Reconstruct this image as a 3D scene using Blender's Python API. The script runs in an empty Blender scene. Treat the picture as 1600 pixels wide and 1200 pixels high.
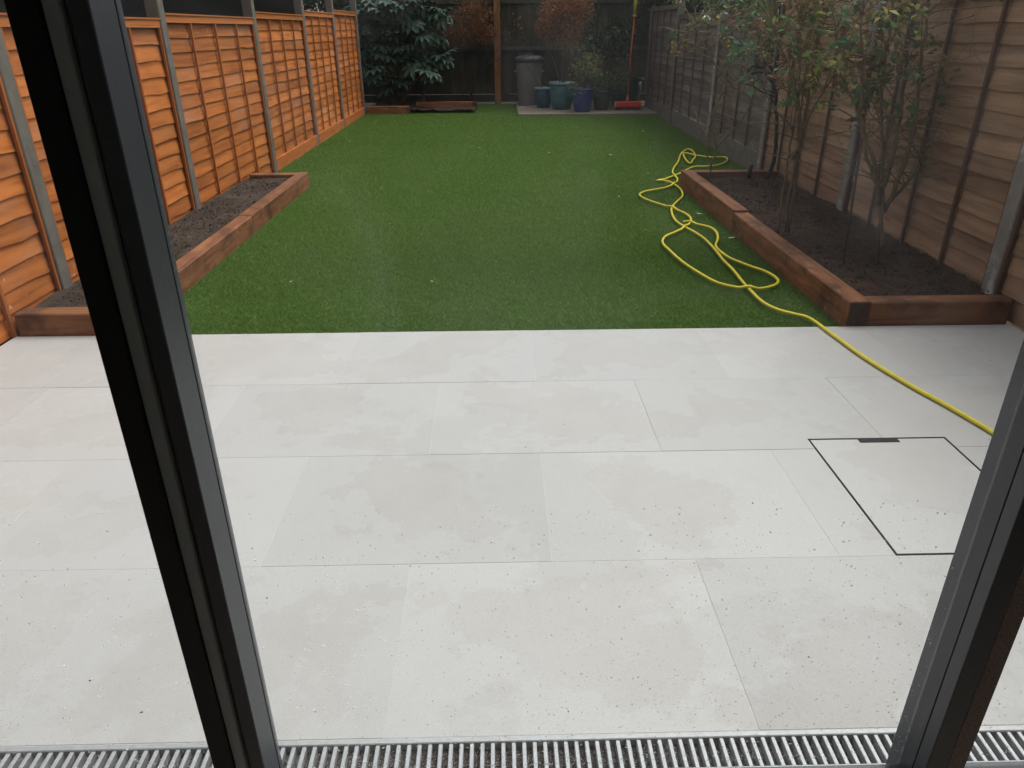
import bpy, bmesh, math, random
import numpy as np
from mathutils import Vector, Matrix, noise
random.seed(7); rng = np.random.default_rng(7)
R = math.radians
S = bpy.context.scene
COL = S.collection

# ------------------------------------------------------------------ camera, sky, sun, exposure
FPX, PITCH, YAW, ROLL, CH = 1141.4, R(25.906), R(1.009), R(-.344), 1.391
_cp,_sp,_cy,_sy = math.cos(PITCH),math.sin(PITCH),math.cos(YAW),math.sin(YAW)
FW = Vector((_sy*_cp,_cy*_cp,-_sp)); _rt = Vector((_cy,-_sy,0)); _up = _rt.cross(FW)
RT = _rt*math.cos(ROLL)+_up*math.sin(ROLL); UP = -_rt*math.sin(ROLL)+_up*math.cos(ROLL)
cd = bpy.data.cameras.new('camera'); cam = bpy.data.objects.new('camera', cd); COL.objects.link(cam)
cam.matrix_world = Matrix(((RT.x,UP.x,-FW.x,0),(RT.y,UP.y,-FW.y,0),(RT.z,UP.z,-FW.z,CH),(0,0,0,1)))
cd.sensor_width = 36; cd.lens = FPX/1600*36; cd.clip_start = .02; cd.clip_end = 500
S.camera = cam
SUN_EL, SUN_AZ = R(64), R(62)          # azimuth from +Y towards +X
W = bpy.data.worlds.new('World'); S.world = W; W.use_nodes = True
wn = W.node_tree.nodes; wl = W.node_tree.links
sky = wn.new('ShaderNodeTexSky'); sky.sky_type = 'NISHITA'; sky.sun_disc = False
sky.sun_elevation = SUN_EL; sky.sun_rotation = SUN_AZ; sky.dust_density = 4; sky.air_density = 1.2
hs = wn.new('ShaderNodeHueSaturation'); hs.inputs['Saturation'].default_value = .25
wl.new(sky.outputs[0], hs.inputs['Color']); wl.new(hs.outputs[0], wn['Background'].inputs[0])
wn['Background'].inputs[1].default_value = .14
sl = bpy.data.lights.new('sun','SUN'); sl.energy = .9; sl.angle = R(38); sl.color = (1,.975,.94)
so = bpy.data.objects.new('sun', sl); COL.objects.link(so)
so.rotation_euler = Vector((-math.sin(SUN_AZ)*math.cos(SUN_EL),-math.cos(SUN_AZ)*math.cos(SUN_EL),-math.sin(SUN_EL))).to_track_quat('-Z','Y').to_euler()
S.view_settings.view_transform = 'Standard'; S.view_settings.look = 'None'
S.view_settings.exposure = 0.78; S.view_settings.gamma = 1
S.render.engine = 'CYCLES'
S.cycles.max_bounces = 8; S.cycles.transparent_max_bounces = 16

# ------------------------------------------------------------------ pixel helpers (a pixel gives a direction; the depth comes from what the thing touches)
def ray(x,y): return FW + RT*((x-800)/FPX) - UP*((y-600)/FPX)
def G(x,y,z=0.): d=ray(x,y); return Vector((0,0,CH))+d*((CH-z)/-d.z)
def VY(x,y,Y): d=ray(x,y); return Vector((0,0,CH))+d*(Y/d.y)

# ------------------------------------------------------------------ object helpers
def tag(o, label=None, cat=None, group=None, kind=None):
    if label: o['label']=label
    if cat: o['category']=cat
    if group: o['group']=group
    if kind: o['kind']=kind
    return o
def link(o, parent=None):
    COL.objects.link(o)
    if parent: o.parent=parent
    return o
def empty(name, loc=(0,0,0), rz=0):
    o=bpy.data.objects.new(name,None); o.location=loc; o.rotation_euler=(0,0,rz); o.empty_display_size=.1
    return link(o)
def meshobj(name, verts, faces, mat, parent=None, smooth=False, loc=None):
    me=bpy.data.meshes.new(name); me.from_pydata([tuple(v) for v in verts],[],faces); me.update()
    if smooth: me.polygons.foreach_set('use_smooth',[True]*len(me.polygons))
    if mat: me.materials.append(mat)
    o=bpy.data.objects.new(name,me)
    if loc is not None: o.location=loc
    return link(o,parent)
def inst(name, me, parent=None, loc=(0,0,0), rot=(0,0,0), scale=(1,1,1)):
    o=bpy.data.objects.new(name,me); o.location=loc; o.rotation_euler=rot; o.scale=scale
    return link(o,parent)
class MB:
    def __init__(s): s.v=[]; s.f=[]
    def add(s,v,f):
        n=len(s.v); s.v+= [tuple(a) for a in v]; s.f+=[tuple(i+n for i in q) for q in f]; return s
    def box(s,x0,x1,y0,y1,z0,z1,b=0):
        if b<=0:
            return s.add([(x0,y0,z0),(x1,y0,z0),(x1,y1,z0),(x0,y1,z0),(x0,y0,z1),(x1,y0,z1),(x1,y1,z1),(x0,y1,z1)],
                [(0,3,2,1),(4,5,6,7),(0,1,5,4),(1,2,6,5),(2,3,7,6),(3,0,4,7)])
        bm=bmesh.new(); bmesh.ops.create_cube(bm,size=1)
        for v in bm.verts: v.co=((x0+x1)/2+v.co.x*(x1-x0),(y0+y1)/2+v.co.y*(y1-y0),(z0+z1)/2+v.co.z*(z1-z0))
        bmesh.ops.bevel(bm,geom=bm.edges[:],offset=b,segments=1,affect='EDGES')
        bm.verts.index_update()
        s.add([v.co[:] for v in bm.verts],[[v.index for v in f.verts] for f in bm.faces]); bm.free(); return s
    def tube(s,pts,rad,n=6,cap=True):
        pts=[Vector(p) for p in pts]; m=len(pts)
        if not hasattr(rad,'__len__'): rad=[rad]*m
        up=Vector((0.13,.21,1)).normalized(); rings=[]; prev=None
        for i,p in enumerate(pts):
            t=(pts[min(i+1,m-1)]-pts[max(i-1,0)])
            t=t.normalized() if t.length>1e-9 else Vector((0,0,1))
            if prev is None:
                a=t.cross(up); 
                if a.length<.05: a=t.cross(Vector((1,0,0)))
                a.normalize()
            else:
                a=prev-t*prev.dot(t); a.normalize()
            prev=a; b=t.cross(a); rings.append([p+(a*math.cos(k*2*math.pi/n)+b*math.sin(k*2*math.pi/n))*rad[i] for k in range(n)])
        v=[q for r in rings for q in r]; f=[]
        for i in range(m-1):
            for k in range(n):
                f.append((i*n+k,i*n+(k+1)%n,(i+1)*n+(k+1)%n,(i+1)*n+k))
        if cap: f+= [tuple(range(n))[::-1], tuple((m-1)*n+k for k in range(n))]
        return s.add(v,f)
    def lathe(s,prof,n=24,c=(0,0,0)):
        v=[];f=[]
        for r,z in prof:
            for k in range(n):
                a=k*2*math.pi/n; v.append((c[0]+r*math.cos(a),c[1]+r*math.sin(a),c[2]+z))
        for i in range(len(prof)-1):
            for k in range(n): f.append((i*n+k,i*n+(k+1)%n,(i+1)*n+(k+1)%n,(i+1)*n+k))
        return s.add(v,f)
    def build(s,name,mat,parent=None,smooth=False,loc=None): return meshobj(name,s.v,s.f,mat,parent,smooth,loc)
def catmull(P,k=8):
    P=[Vector(p) for p in P]; Q=[P[0]*2-P[1]]+P+[P[-1]*2-P[-2]]; out=[]
    for i in range(1,len(Q)-2):
        for j in range(k):
            t=j/k; a,b,c,d=Q[i-1],Q[i],Q[i+1],Q[i+2]
            out.append(.5*((2*b)+(c-a)*t+(2*a-5*b+4*c-d)*t*t+(3*b-a-3*c+d)*t**3))
    out.append(P[-1]); return out

# ------------------------------------------------------------------ materials
MATS={}
class NT:
    def __init__(s,name):
        s.m=bpy.data.materials.new(name); s.m.use_nodes=True; s.n=s.m.node_tree.nodes; s.l=s.m.node_tree.links
        s.b=s.n['Principled BSDF']
    def new(s,t,**k):
        o=s.n.new(t)
        for a,v in k.items():
            if a.startswith('_'): o.inputs[a[1:].replace('_',' ')].default_value=v
            else: setattr(o,a,v)
        return o
    def lk(s,a,b): s.l.new(a,b)
    def coords(s,kind='Object',scale=(1,1,1),shift=True):
        tc=s.new('ShaderNodeTexCoord'); mp=s.new('ShaderNodeMapping'); mp.inputs['Scale'].default_value=scale
        s.lk(tc.outputs[kind],mp.inputs[0])
        if shift:
            oi=s.new('ShaderNodeObjectInfo'); mu=s.new('ShaderNodeVectorMath',operation='SCALE'); cx=s.new('ShaderNodeCombineXYZ')
            s.lk(oi.outputs['Random'],cx.inputs[0]); s.lk(oi.outputs['Random'],cx.inputs[1]); s.lk(oi.outputs['Random'],cx.inputs[2])
            s.lk(cx.outputs[0],mu.inputs[0]); mu.inputs['Scale'].default_value=57.3; s.lk(mu.outputs[0],mp.inputs['Location'])
        return mp.outputs[0]
    def noise(s,vec,scale,detail=4,rough=.6,dist=0):
        o=s.new('ShaderNodeTexNoise',_Scale=scale,_Detail=detail,_Roughness=rough,_Distortion=dist); s.lk(vec,o.inputs['Vector']); return o.outputs['Fac']
    def ramp(s,fac,stops):
        o=s.new('ShaderNodeValToRGB'); e=o.color_ramp.elements
        while len(e)<len(stops): e.new(.5)
        for q,(p,c) in zip(e,stops):
            q.position=p; q.color=(c[0],c[1],c[2],1) if hasattr(c,'__len__') else (c,c,c,1)
        s.lk(fac,o.inputs[0]); return o.outputs['Color']
    def mix(s,a,b,fac,mode='MIX'):
        o=s.new('ShaderNodeMix',data_type='RGBA',blend_type=mode)
        for sock,v in ((o.inputs[0],fac),(o.inputs[6],a),(o.inputs[7],b)):
            if hasattr(v,'is_linked'): s.lk(v,sock)
            elif hasattr(v,'__len__'): sock.default_value=(*v[:3],1)
            else: sock.default_value=v if sock.type=='VALUE' else (v,v,v,1)
        return o.outputs[2]
    def rnd(s,lo,hi):
        oi=s.new('ShaderNodeObjectInfo'); mr=s.new('ShaderNodeMapRange'); mr.inputs['To Min'].default_value=lo; mr.inputs['To Max'].default_value=hi
        s.lk(oi.outputs['Random'],mr.inputs[0]); return mr.outputs[0]
    def bump(s,h,st=.3,d=.01):
        o=s.new('ShaderNodeBump',_Strength=st,_Distance=d); s.lk(h,o.inputs['Height']); s.lk(o.outputs[0],s.b.inputs['Normal'])
    def done(s,col=None,rough=.6,spec=.4,metal=0):
        if col is not None:
            if hasattr(col,'is_linked'): s.lk(col,s.b.inputs['Base Color'])
            else: s.b.inputs['Base Color'].default_value=(*col,1)
        if hasattr(rough,'is_linked'): s.lk(rough,s.b.inputs['Roughness'])
        else: s.b.inputs['Roughness'].default_value=rough
        s.b.inputs['Specular IOR Level'].default_value=spec; s.b.inputs['Metallic'].default_value=metal
        return s.m
def wood(name,dark,mid,light,along='x',var=(.8,1.2),rough=.65,stretch=14,stain=None,scale=2.2,spec=.3,fleck=None):
    t=NT(name); sc={'x':(1,stretch,stretch),'y':(stretch,1,stretch),'z':(stretch,stretch,1)}[along]
    v=t.coords('Object',sc); n=t.noise(v,scale,6,.65,.4)
    c=t.ramp(n,[(.25,dark),(.5,mid),(.75,light)])
    v2=t.coords('Object',(1,1,1)); n2=t.noise(v2,3.5,3,.6)
    c=t.mix(c,t.ramp(n2,[(.3,.72),(.7,1.15)]),.8,'MULTIPLY')
    # knots
    vo=t.new('ShaderNodeTexVoronoi',_Scale=2.1); vv=t.coords('Object',tuple(min(a,3.) for a in sc)); t.lk(vv,vo.inputs['Vector'])
    k=t.ramp(vo.outputs['Distance'],[(.03,1.),(.09,0.)]); c=t.mix(c,dark,k)
    if stain:
        n3=t.noise(v2,stain[1],3,.6); c=t.mix(c,stain[0],t.ramp(n3,[(stain[2],0.),(stain[2]+.15,stain[3])]))
    if fleck:
        n4=t.noise(t.coords('Object',(2,.7,.7)),34,3,.7); n5=t.noise(v2,2.3,2,.5); mk=t.new('ShaderNodeMath',operation='MULTIPLY'); t.lk(t.ramp(n4,[(.62,0.),(.68,1.)]),mk.inputs[0]); t.lk(t.ramp(n5,[(.45,0.),(.6,.8)]),mk.inputs[1]); c=t.mix(c,fleck,mk.outputs[0])
    bc=t.new('ShaderNodeVectorMath',operation='SCALE'); t.lk(c,bc.inputs[0]); t.lk(t.rnd(*var),bc.inputs['Scale'])
    t.bump(n,.5,.006)
    return t.done(bc.outputs[0],rough,spec)
def plain(name,col,rough=.5,metal=0,var=.12,ns=8,bump=0,spec=.4):
    t=NT(name); v=t.coords('Object'); n=t.noise(v,ns,5,.6)
    c=t.ramp(n,[(.3,[a*(1-var) for a in col]),(.7,[min(1,a*(1+var)) for a in col])])
    if bump: t.bump(n,bump,.01)
    return t.done(c,rough,spec,metal)
M={}
M['orange']=wood('orange_stained_timber',(.21,.055,.012),(.46,.14,.027),(.58,.20,.046),'x',(.76,1.15),stretch=9,stain=((.42,.19,.10),2.2,.52,.6),fleck=(.62,.46,.30))
M['orange_z']=wood('orange_stained_batten',(.24,.07,.016),(.40,.125,.027),(.47,.16,.036),'z',(.85,1.1))
M['sleeper_or']=wood('orange_stained_board',(.22,.06,.014),(.40,.12,.026),(.48,.16,.04),'y',(.9,1.1),stretch=9)
M['sleeper_or2']=wood('reddish_sleeper_timber',(.12,.04,.018),(.24,.085,.035),(.32,.12,.05),'x',(1,1),stretch=9)
M['brown']=wood('weathered_brown_timber',(.17,.098,.06),(.33,.205,.128),(.42,.28,.18),'x',(.8,1.15),stretch=9,stain=((.28,.125,.055),1.6,.53,.6),fleck=(.08,.05,.035))
M['brown_z']=wood('weathered_brown_batten',(.07,.038,.027),(.12,.068,.045),(.16,.09,.06),'z',(.85,1.1))
M['greyt']=wood('aged_grey_timber',(.06,.046,.04),(.155,.118,.103),(.24,.19,.165),'x',(.7,1.2),stretch=10,stain=((.06,.07,.05),2.6,.55,.5))
M['greyt_z']=wood('aged_grey_batten',(.05,.04,.036),(.09,.075,.065),(.13,.11,.095),'z',(.85,1.1))
M['oldboard']=wood('old_dark_board',(.018,.015,.010),(.048,.041,.027),(.075,.065,.042),'z',(.65,1.35),stretch=8,stain=((.025,.045,.02),2.4,.52,.6))
M['sleeper']=wood('stained_sleeper_timber',(.06,.025,.013),(.21,.082,.034),(.32,.145,.064),'y',(.85,1.12),stretch=9,stain=((.05,.022,.014),4.5,.52,.75),fleck=(.30,.17,.09))
M['sleeper_x']=wood('stained_sleeper_timber_cross',(.07,.03,.015),(.21,.088,.038),(.30,.14,.06),'x',(.85,1.12),stretch=9,stain=((.025,.013,.01),4,.5,.85))
M['sleeper_end']=plain('sleeper_end_grain',(.05,.03,.022),.8,ns=30,var=.3,bump=.3)
M['postwood']=wood('orange_post_timber',(.14,.06,.022),(.26,.115,.04),(.33,.155,.06),'z',(1,1),stretch=10)
def concrete(name,col,moss):
    t=NT(name); v=t.coords('Object'); n=t.noise(v,9,6,.7); c=t.ramp(n,[(.25,[a*.7 for a in col]),(.75,[a*1.2 for a in col])])
    n2=t.noise(v,5.5,5,.75); c=t.mix(c,moss,t.ramp(n2,[(.55,0.),(.68,.75)]))
    n3=t.noise(v,60,2,.5); t.bump(n3,.4,.003); return t.done(c,.9,.2)
M['conc']=concrete('grey_concrete',(.155,.14,.12),(.075,.075,.06))
M['conc_lichen']=concrete('lichened_concrete',(.235,.22,.20),(.52,.52,.48))
M['conc_slab']=concrete('old_concrete_slab',(.20,.17,.13),(.13,.11,.08))
# porcelain paving: base mottling, drying-water tide marks, fine grain
def paving():
    t=NT('pale_porcelain_paving'); v=t.coords('Object',(1,1,1)); w=t.coords('Generated',(1,1,1),False)
    P=t.new('ShaderNodeNewGeometry').outputs['Position']
    n=t.noise(v,3.2,6,.62,.3); c=t.ramp(n,[(.3,(.602,.59,.565)),(.52,(.632,.623,.60)),(.75,(.658,.65,.632))])
    # drying film of water: crisp ragged tide marks, partly following the slab edges
    sx=t.new('ShaderNodeSeparateXYZ'); t.lk(w,sx.inputs[0])
    def edge(o):
        a=t.new('ShaderNodeMath',operation='SUBTRACT'); t.lk(o,a.inputs[0]); a.inputs[1].default_value=.5
        b=t.new('ShaderNodeMath',operation='ABSOLUTE'); t.lk(a.outputs[0],b.inputs[0]); return b.outputs[0]
    mx=t.new('ShaderNodeMath',operation='MAXIMUM'); t.lk(edge(sx.outputs[0]),mx.inputs[0]); t.lk(edge(sx.outputs[1]),mx.inputs[1])
    n2=t.noise(P,1.5,9,.66,.15); ad=t.new('ShaderNodeMath',operation='MULTIPLY_ADD'); t.lk(mx.outputs[0],ad.inputs[0]); ad.inputs[1].default_value=.34; t.lk(n2,ad.inputs[2])
    k=t.ramp(ad.outputs[0],[(.591,0.),(.603,.55),(.70,.8)]); c=t.mix(c,(.675,.678,.67),k)
    n5=t.noise(P,.75,8,.62,.1); k2=t.ramp(n5,[(.53,0.),(.542,.38),(.66,.6)]); c=t.mix(c,(.575,.565,.54),k2)
    n6=t.noise(P,6,6,.7); c=t.mix(c,(.55,.535,.505),t.ramp(n6,[(.58,0.),(.72,.3)]))
    n3=t.noise(v,170,3,.6); c=t.mix(c,t.ramp(n3,[(.3,.9),(.7,1.04)]),.8,'MULTIPLY')
    vo=t.new('ShaderNodeTexVoronoi',_Scale=26.); t.lk(v,vo.inputs['Vector']); c=t.mix(c,(.33,.31,.28),t.ramp(vo.outputs['Distance'],[(.018,.5),(.03,0.)]))
    vo2=t.new('ShaderNodeTexVoronoi',_Scale=62.); t.lk(v,vo2.inputs['Vector']); n7=t.noise(P,2.5,3,.6); mk=t.new('ShaderNodeMath',operation='MULTIPLY'); t.lk(t.ramp(vo2.outputs['Distance'],[(.05,.6),(.085,0.)]),mk.inputs[0]); t.lk(t.ramp(n7,[(.45,0.),(.6,1.)]),mk.inputs[1]); c=t.mix(c,(.30,.28,.26),mk.outputs[0])
    bc=t.new('ShaderNodeVectorMath',operation='SCALE'); t.lk(c,bc.inputs[0]); t.lk(t.rnd(.665,.72),bc.inputs['Scale'])
    t.bump(n3,.12,.002)
    return t.done(bc.outputs[0],t.ramp(ad.outputs[0],[(.59,.6),(.61,.42)]),.35)
M['paving']=paving()
M['grout']=plain('pale_grout',(.52,.51,.49),.9,ns=30,var=.14)
def soil(name,a,b):
    t=NT(name); tc=t.new('ShaderNodeNewGeometry'); P=tc.outputs['Position']
    n=t.noise(P,38,6,.75); n2=t.noise(P,5,3,.6); c=t.ramp(n,[(.3,a),(.62,b),(.8,[q*1.7 for q in b])]); c=t.mix(c,t.ramp(n2,[(.35,.75),(.65,1.25)]),1.,'MULTIPLY')
    t.bump(n,.9,.02); return t.done(c,.95,.15)
M['soil']=soil('dark_damp_soil',(.03,.019,.013),(.066,.041,.029))
M['soil_grey']=soil('brown_drying_soil',(.034,.024,.018),(.08,.060,.046))
M['yellow']=plain('yellow_hose_rubber',(.72,.60,.04),.4,var=.1,ns=20)
M['galv']=plain('galvanised_steel',(.40,.415,.42),.55,.5,.12,60)
def grit():
    t=NT('wet_drain_grit'); tc=t.new('ShaderNodeNewGeometry'); vo=t.new('ShaderNodeTexVoronoi',_Scale=230.); t.lk(tc.outputs['Position'],vo.inputs['Vector'])
    c=t.ramp(vo.outputs['Distance'],[(.1,(.62,.62,.60)),(.3,(.16,.145,.135)),(.7,(.07,.06,.055))]); t.bump(vo.outputs['Distance'],.8,.01); return t.done(c,.3,.6)  # palest specks are wet glints put into the grit's colour
M['grit']=grit()
M['anthracite']=plain('anthracite_powder_coat',(.058,.065,.076),.42,0,.06,90,.05,.5)
M['blackmet']=plain('black_powder_coat',(.012,.012,.013),.5,0,.06,90,0,.3)
M['rubber']=plain('black_rubber_gasket',(.008,.008,.008),.75,0,.1,90,0,.2)
M['lit_reveal']=plain('painted_lit_reveal',(.34,.38,.38),.5,0,.05,60,0,.4); M['ribs']=plain('grey_rubber_rib',(.16,.14,.15),.7,0,.1,60,0,.3)  # daylight on the stile's side reveal is put into the strip's pale grey
M['brown_edge']=plain('brown_mottled_edge',(.30,.24,.22),.85,0,.5,260,.5,.2)
def glass():
    t=NT('clear_window_glass'); t.n.remove(t.b); out=t.n['Material Output']
    tr=t.new('ShaderNodeBsdfTransparent'); tr.inputs[0].default_value=(.965,.975,.97,1); gl=t.new('ShaderNodeBsdfGlossy'); gl.inputs['Roughness'].default_value=0
    lw=t.new('ShaderNodeLayerWeight',_Blend=.5); pw=t.new('ShaderNodeMath',operation='POWER'); pw.inputs[1].default_value=5; t.lk(lw.outputs['Facing'],pw.inputs[0])
    fr=t.new('ShaderNodeMapRange'); fr.inputs['To Min'].default_value=.04; t.lk(pw.outputs[0],fr.inputs[0]); mx=t.new('ShaderNodeMixShader'); t.lk(fr.outputs[0],mx.inputs[0]); t.lk(tr.outputs[0],mx.inputs[1]); t.lk(gl.outputs[0],mx.inputs[2]); 
    # patchy translucent veil painted in for the haze of indoor reflections
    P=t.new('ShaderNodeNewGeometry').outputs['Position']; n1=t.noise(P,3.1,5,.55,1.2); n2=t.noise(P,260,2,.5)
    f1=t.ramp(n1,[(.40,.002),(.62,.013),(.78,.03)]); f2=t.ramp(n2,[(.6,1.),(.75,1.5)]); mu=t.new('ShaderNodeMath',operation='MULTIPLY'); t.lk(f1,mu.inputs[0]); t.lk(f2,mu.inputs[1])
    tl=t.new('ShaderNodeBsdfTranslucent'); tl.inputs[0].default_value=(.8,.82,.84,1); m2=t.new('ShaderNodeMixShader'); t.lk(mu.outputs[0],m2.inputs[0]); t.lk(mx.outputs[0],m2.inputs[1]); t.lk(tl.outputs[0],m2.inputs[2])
    t.lk(m2.outputs[0],out.inputs[0]); return t.m
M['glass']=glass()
def water():
    t=NT('water_droplet'); t.n.remove(t.b); out=t.n['Material Output']; g=t.new('ShaderNodeBsdfGlass',_IOR=1.33,_Roughness=0.); t.lk(g.outputs[0],out.inputs[0]); return t.m
M['water']=water()
def leafmat(name,stops,rough=.5,trans=.25,spec=.35):
    t=NT(name); at=t.new('ShaderNodeAttribute',attribute_name='rnd'); c=t.ramp(at.outputs['Fac'],stops)
    bs=t.done(c,rough,spec)
    tl=t.new('ShaderNodeBsdfTranslucent'); t.lk(c,tl.inputs[0]); mx=t.new('ShaderNodeMixShader'); mx.inputs[0].default_value=trans
    t.lk(t.b.outputs[0],mx.inputs[1]); t.lk(tl.outputs[0],mx.inputs[2]); t.lk(mx.outputs[0],t.n['Material Output'].inputs[0]); return bs
M['leaf_dark']=leafmat('dark_evergreen_leaf',[(0,(.012,.026,.012)),(.6,(.03,.055,.02)),(1,(.06,.09,.025))])
M['leaf_mid']=leafmat('mid_green_leaf',[(0,(.03,.055,.02)),(.6,(.06,.11,.03)),(1,(.13,.17,.045))])
M['leaf_bright']=leafmat('fresh_green_leaf',[(0,(.05,.09,.02)),(.6,(.11,.19,.035)),(1,(.22,.30,.06))])
M['leaf_rose']=leafmat('rose_leaf',[(0,(.17,.085,.04)),(.25,(.20,.15,.05)),(.45,(.09,.14,.055)),(.75,(.075,.16,.085)),(.9,(.16,.21,.06)),(1,(.38,.36,.10))],.6,.35,.12)
M['leaf_dry']=leafmat('dry_brown_leaf',[(0,(.11,.05,.027)),(.5,(.25,.105,.05)),(1,(.38,.19,.095))],.8,.2,.1)
M['leaf_turf']=leafmat('turf_blade',[(0,(.064,.125,.022)),(.4,(.13,.235,.040)),(.8,(.19,.305,.062)),(1,(.33,.37,.14))],.6,.3,.15)
M['fatsia']=plain('fatsia_leaf',(.046,.082,.058),.5,0,.4,5,0,.25)
M['bark']=wood('grey_brown_bark',(.035,.026,.02),(.085,.066,.048),(.13,.105,.075),'z',(.85,1.15),rough=.9,stretch=5,scale=12)
M['bark_green']=wood('green_brown_stem',(.075,.055,.032),(.16,.12,.066),(.24,.19,.10),'z',(.85,1.15),rough=.8,stretch=5,scale=12)
M['bark_dark']=plain('dark_wet_stem',(.022,.016,.014),.7,0,.3,20,.3)
M['white']=plain('white_petal',(.75,.76,.68),.6,0,.05,30)
M['lawnbase']=plain('turf_backing',(.05,.105,.025),.9,0,.4,60,.5)

# ------------------------------------------------------------------ ground, lawn base, patio
XL=-2.44                                     # left posts' front face
def XR(Y): return 2.64+.021*(Y-3.5)          # right posts' front face
BEDL, BEDR = -1.88, 1.785                    # lawn-side faces of the bed sleepers
PY0, PY4 = 1.102, 3.492
tag(meshobj('ground',[(-250,-250,-.16),(250,-250,-.16),(250,250,-.16),(-250,250,-.16)],[(0,1,2,3)],M['soil']),kind='structure')
tag(meshobj('lawn',[(XL-.02,PY4,-.022),(XR(PY4)+.02,PY4,-.022),(XR(16.5)+.05,16.6,-.022),(XL-.02,16.6,-.022),(XL-.02,PY4,-.15),(XR(PY4)+.02,PY4,-.15),(XR(16.5)+.05,16.6,-.15),(XL-.02,16.6,-.15)],[(0,1,2,3),(4,5,1,0)],M['lawnbase']),kind='structure')
patio=MB().box(XL-.02,XR(3)+.02,PY0-.002,PY4-.003,-.15,-.0012).build('patio',M['grout']); tag(patio,kind='structure')
MH=(1.150,1.672,1.680,2.357)                 # inspection cover x0,x1,y0,y1
def minus(r,c):
    x0,x1,y0,y1=r; a,b,d,e=c
    if a>=x1 or b<=x0 or d>=y1 or e<=y0: return [r]
    out=[]
    if d>y0: out.append((x0,x1,y0,d))
    if e<y1: out.append((x0,x1,e,y1))
    yy0,yy1=max(y0,d),min(y1,e)
    if a>x0: out.append((x0,a,yy0,yy1))
    if b<x1: out.append((b,x1,yy0,yy1))
    return out
rowsY=[(PY0,1.680),(1.680,2.284),(2.284,2.888),(2.888,PY4)]
seams=[[-1.95,-1.103,-.266,.56,1.405,2.25],[-1.545,-.70,.143,.985,1.83],[-1.96,-1.112,-.263,.586,1.435,2.28],[-1.575,-.712,.155,1.009,1.868]]
for (y0,y1),sx in zip(rowsY,seams):
    xs=[XL-.015]+sx+[XR(y1)+.01]
    for a,b in zip(xs[:-1],xs[1:]):
        g=.0012; m=MB()
        for (p,q,r,s_) in minus((a+g,b-g,y0+g,y1-g),(MH[0],MH[1],MH[2]-.002,MH[3])):
            m.box(p,q,r,s_,-.02,0)
        o=m.build('paving_slab',M['paving'],patio); o.location.z=random.uniform(-.0006,.0006)
# recessed inspection cover
mh=empty('inspection_cover',((MH[0]+MH[1])/2,(MH[2]+MH[3])/2,-.03)); tag(mh,'square paved-in inspection cover outlined by a thin black edge in the patio','manhole cover')
cx,cy=mh.location.x,mh.location.y; hx,hy=(MH[1]-MH[0])/2,(MH[3]-MH[2])/2
def framebox(m,hx,hy,t,z0,z1):
    m.box(-hx,hx,-hy,-hy+t,z0,z1); m.box(-hx,hx,hy-t,hy,z0,z1); m.box(-hx,-hx+t,-hy+t,hy-t,z0,z1); m.box(hx-t,hx,-hy+t,hy-t,z0,z1)
m=MB(); framebox(m,hx-.001,hy-.001,.0065,-.02,.0308); m.build('rim',M['rubber'],mh)
MB().box(-hx+.0085,hx-.0085,-hy+.0085,hy-.0085,-.02,.0295).build('tray_slab',M['paving'],mh)
MB().box(-.075,.075,hy-.034,hy-.004,.0297,.0318,.0008).build('lifting_slot',M['blackmet'],mh)

# ------------------------------------------------------------------ drain channel
DY0,DY1=1.004,1.100
dr=empty('drain_channel',(0,DY0,-.1)); tag(dr,'galvanised slotted drain channel along the foot of the glass doors','drain')
MB().box(-2.42,2.58,0,DY1-DY0,-.02,.079).build('channel_bed',M['grit'],dr)
m=MB().box(-2.42,2.58,DY1-DY0-.014,DY1-DY0,.0795,.1025,.002); m.build('edge_rail',M['galv'],dr)
MB().box(-2.42,2.58,0,.012,.0795,.1025,.002).build('edge_rail',M['galv'],dr)
bar=MB().box(-.0046,.0046,.012,DY1-DY0-.0142,.0795,.0995,.0012).build('bar',M['galv'],dr)
bx=-2.40; first=True
while bx<2.57:
    if first: bar.location.x=bx; first=False
    else: inst('bar',bar.data,dr,(bx,0,0))
    bx+=.0226

# ------------------------------------------------------------------ glazed doors and the room behind the camera
GY=.968
def panel(name,label,x0,x1): 
    e=empty(name,((x0+x1)/2,GY,0)); return tag(e,label,'glass door')
def pb(root,name,x0,x1,y0,y1,z0,z1,mat,b=.0015):
    c=root.location; return MB().box(x0-c.x,x1-c.x,y0-c.y,y1-c.y,z0,z1,b).build(name,mat,root)
DT=2.25
pc=panel('sliding_glass_door','middle glass door pane with water droplets between two anthracite stiles',-.438,.787)
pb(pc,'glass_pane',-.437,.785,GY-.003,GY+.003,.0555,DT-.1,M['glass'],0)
pb(pc,'stile',-.463,-.4395,.90,.9615,0,DT,M['anthracite']); pb(pc,'glazing_bead',-.4625,-.4392,.9625,.977,0,DT,M['anthracite'],.0008)
pb(pc,'stile',.787,.826,.90,.9315,0,DT,M['anthracite']); pb(pc,'glazing_bead',.7868,.8255,.9325,1.002,0,DT,M['anthracite'],.0008)
pb(pc,'bottom_rail',-.439,.7865,.945,.975,.0,.055,M['anthracite']); pb(pc,'top_rail',-.439,.7865,.94,.996,DT-.1,DT,M['anthracite'])
for i in range(4):
    x=-.4715+i*.0058*.36*4/4; pb(pc,'seal_rib',x,x+.0016,.906+.003*(i%2),.925,0,DT,M['rubber'] if i%2 else M['ribs'],.0003)
pl=panel('sliding_glass_door','glass door pane with black stile beside the orange fence side',-2.3,-.473)
pb(pl,'glass_pane',-2.25,-.532,GY-.003,GY+.003,.0555,DT-.1,M['glass'],0)
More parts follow.
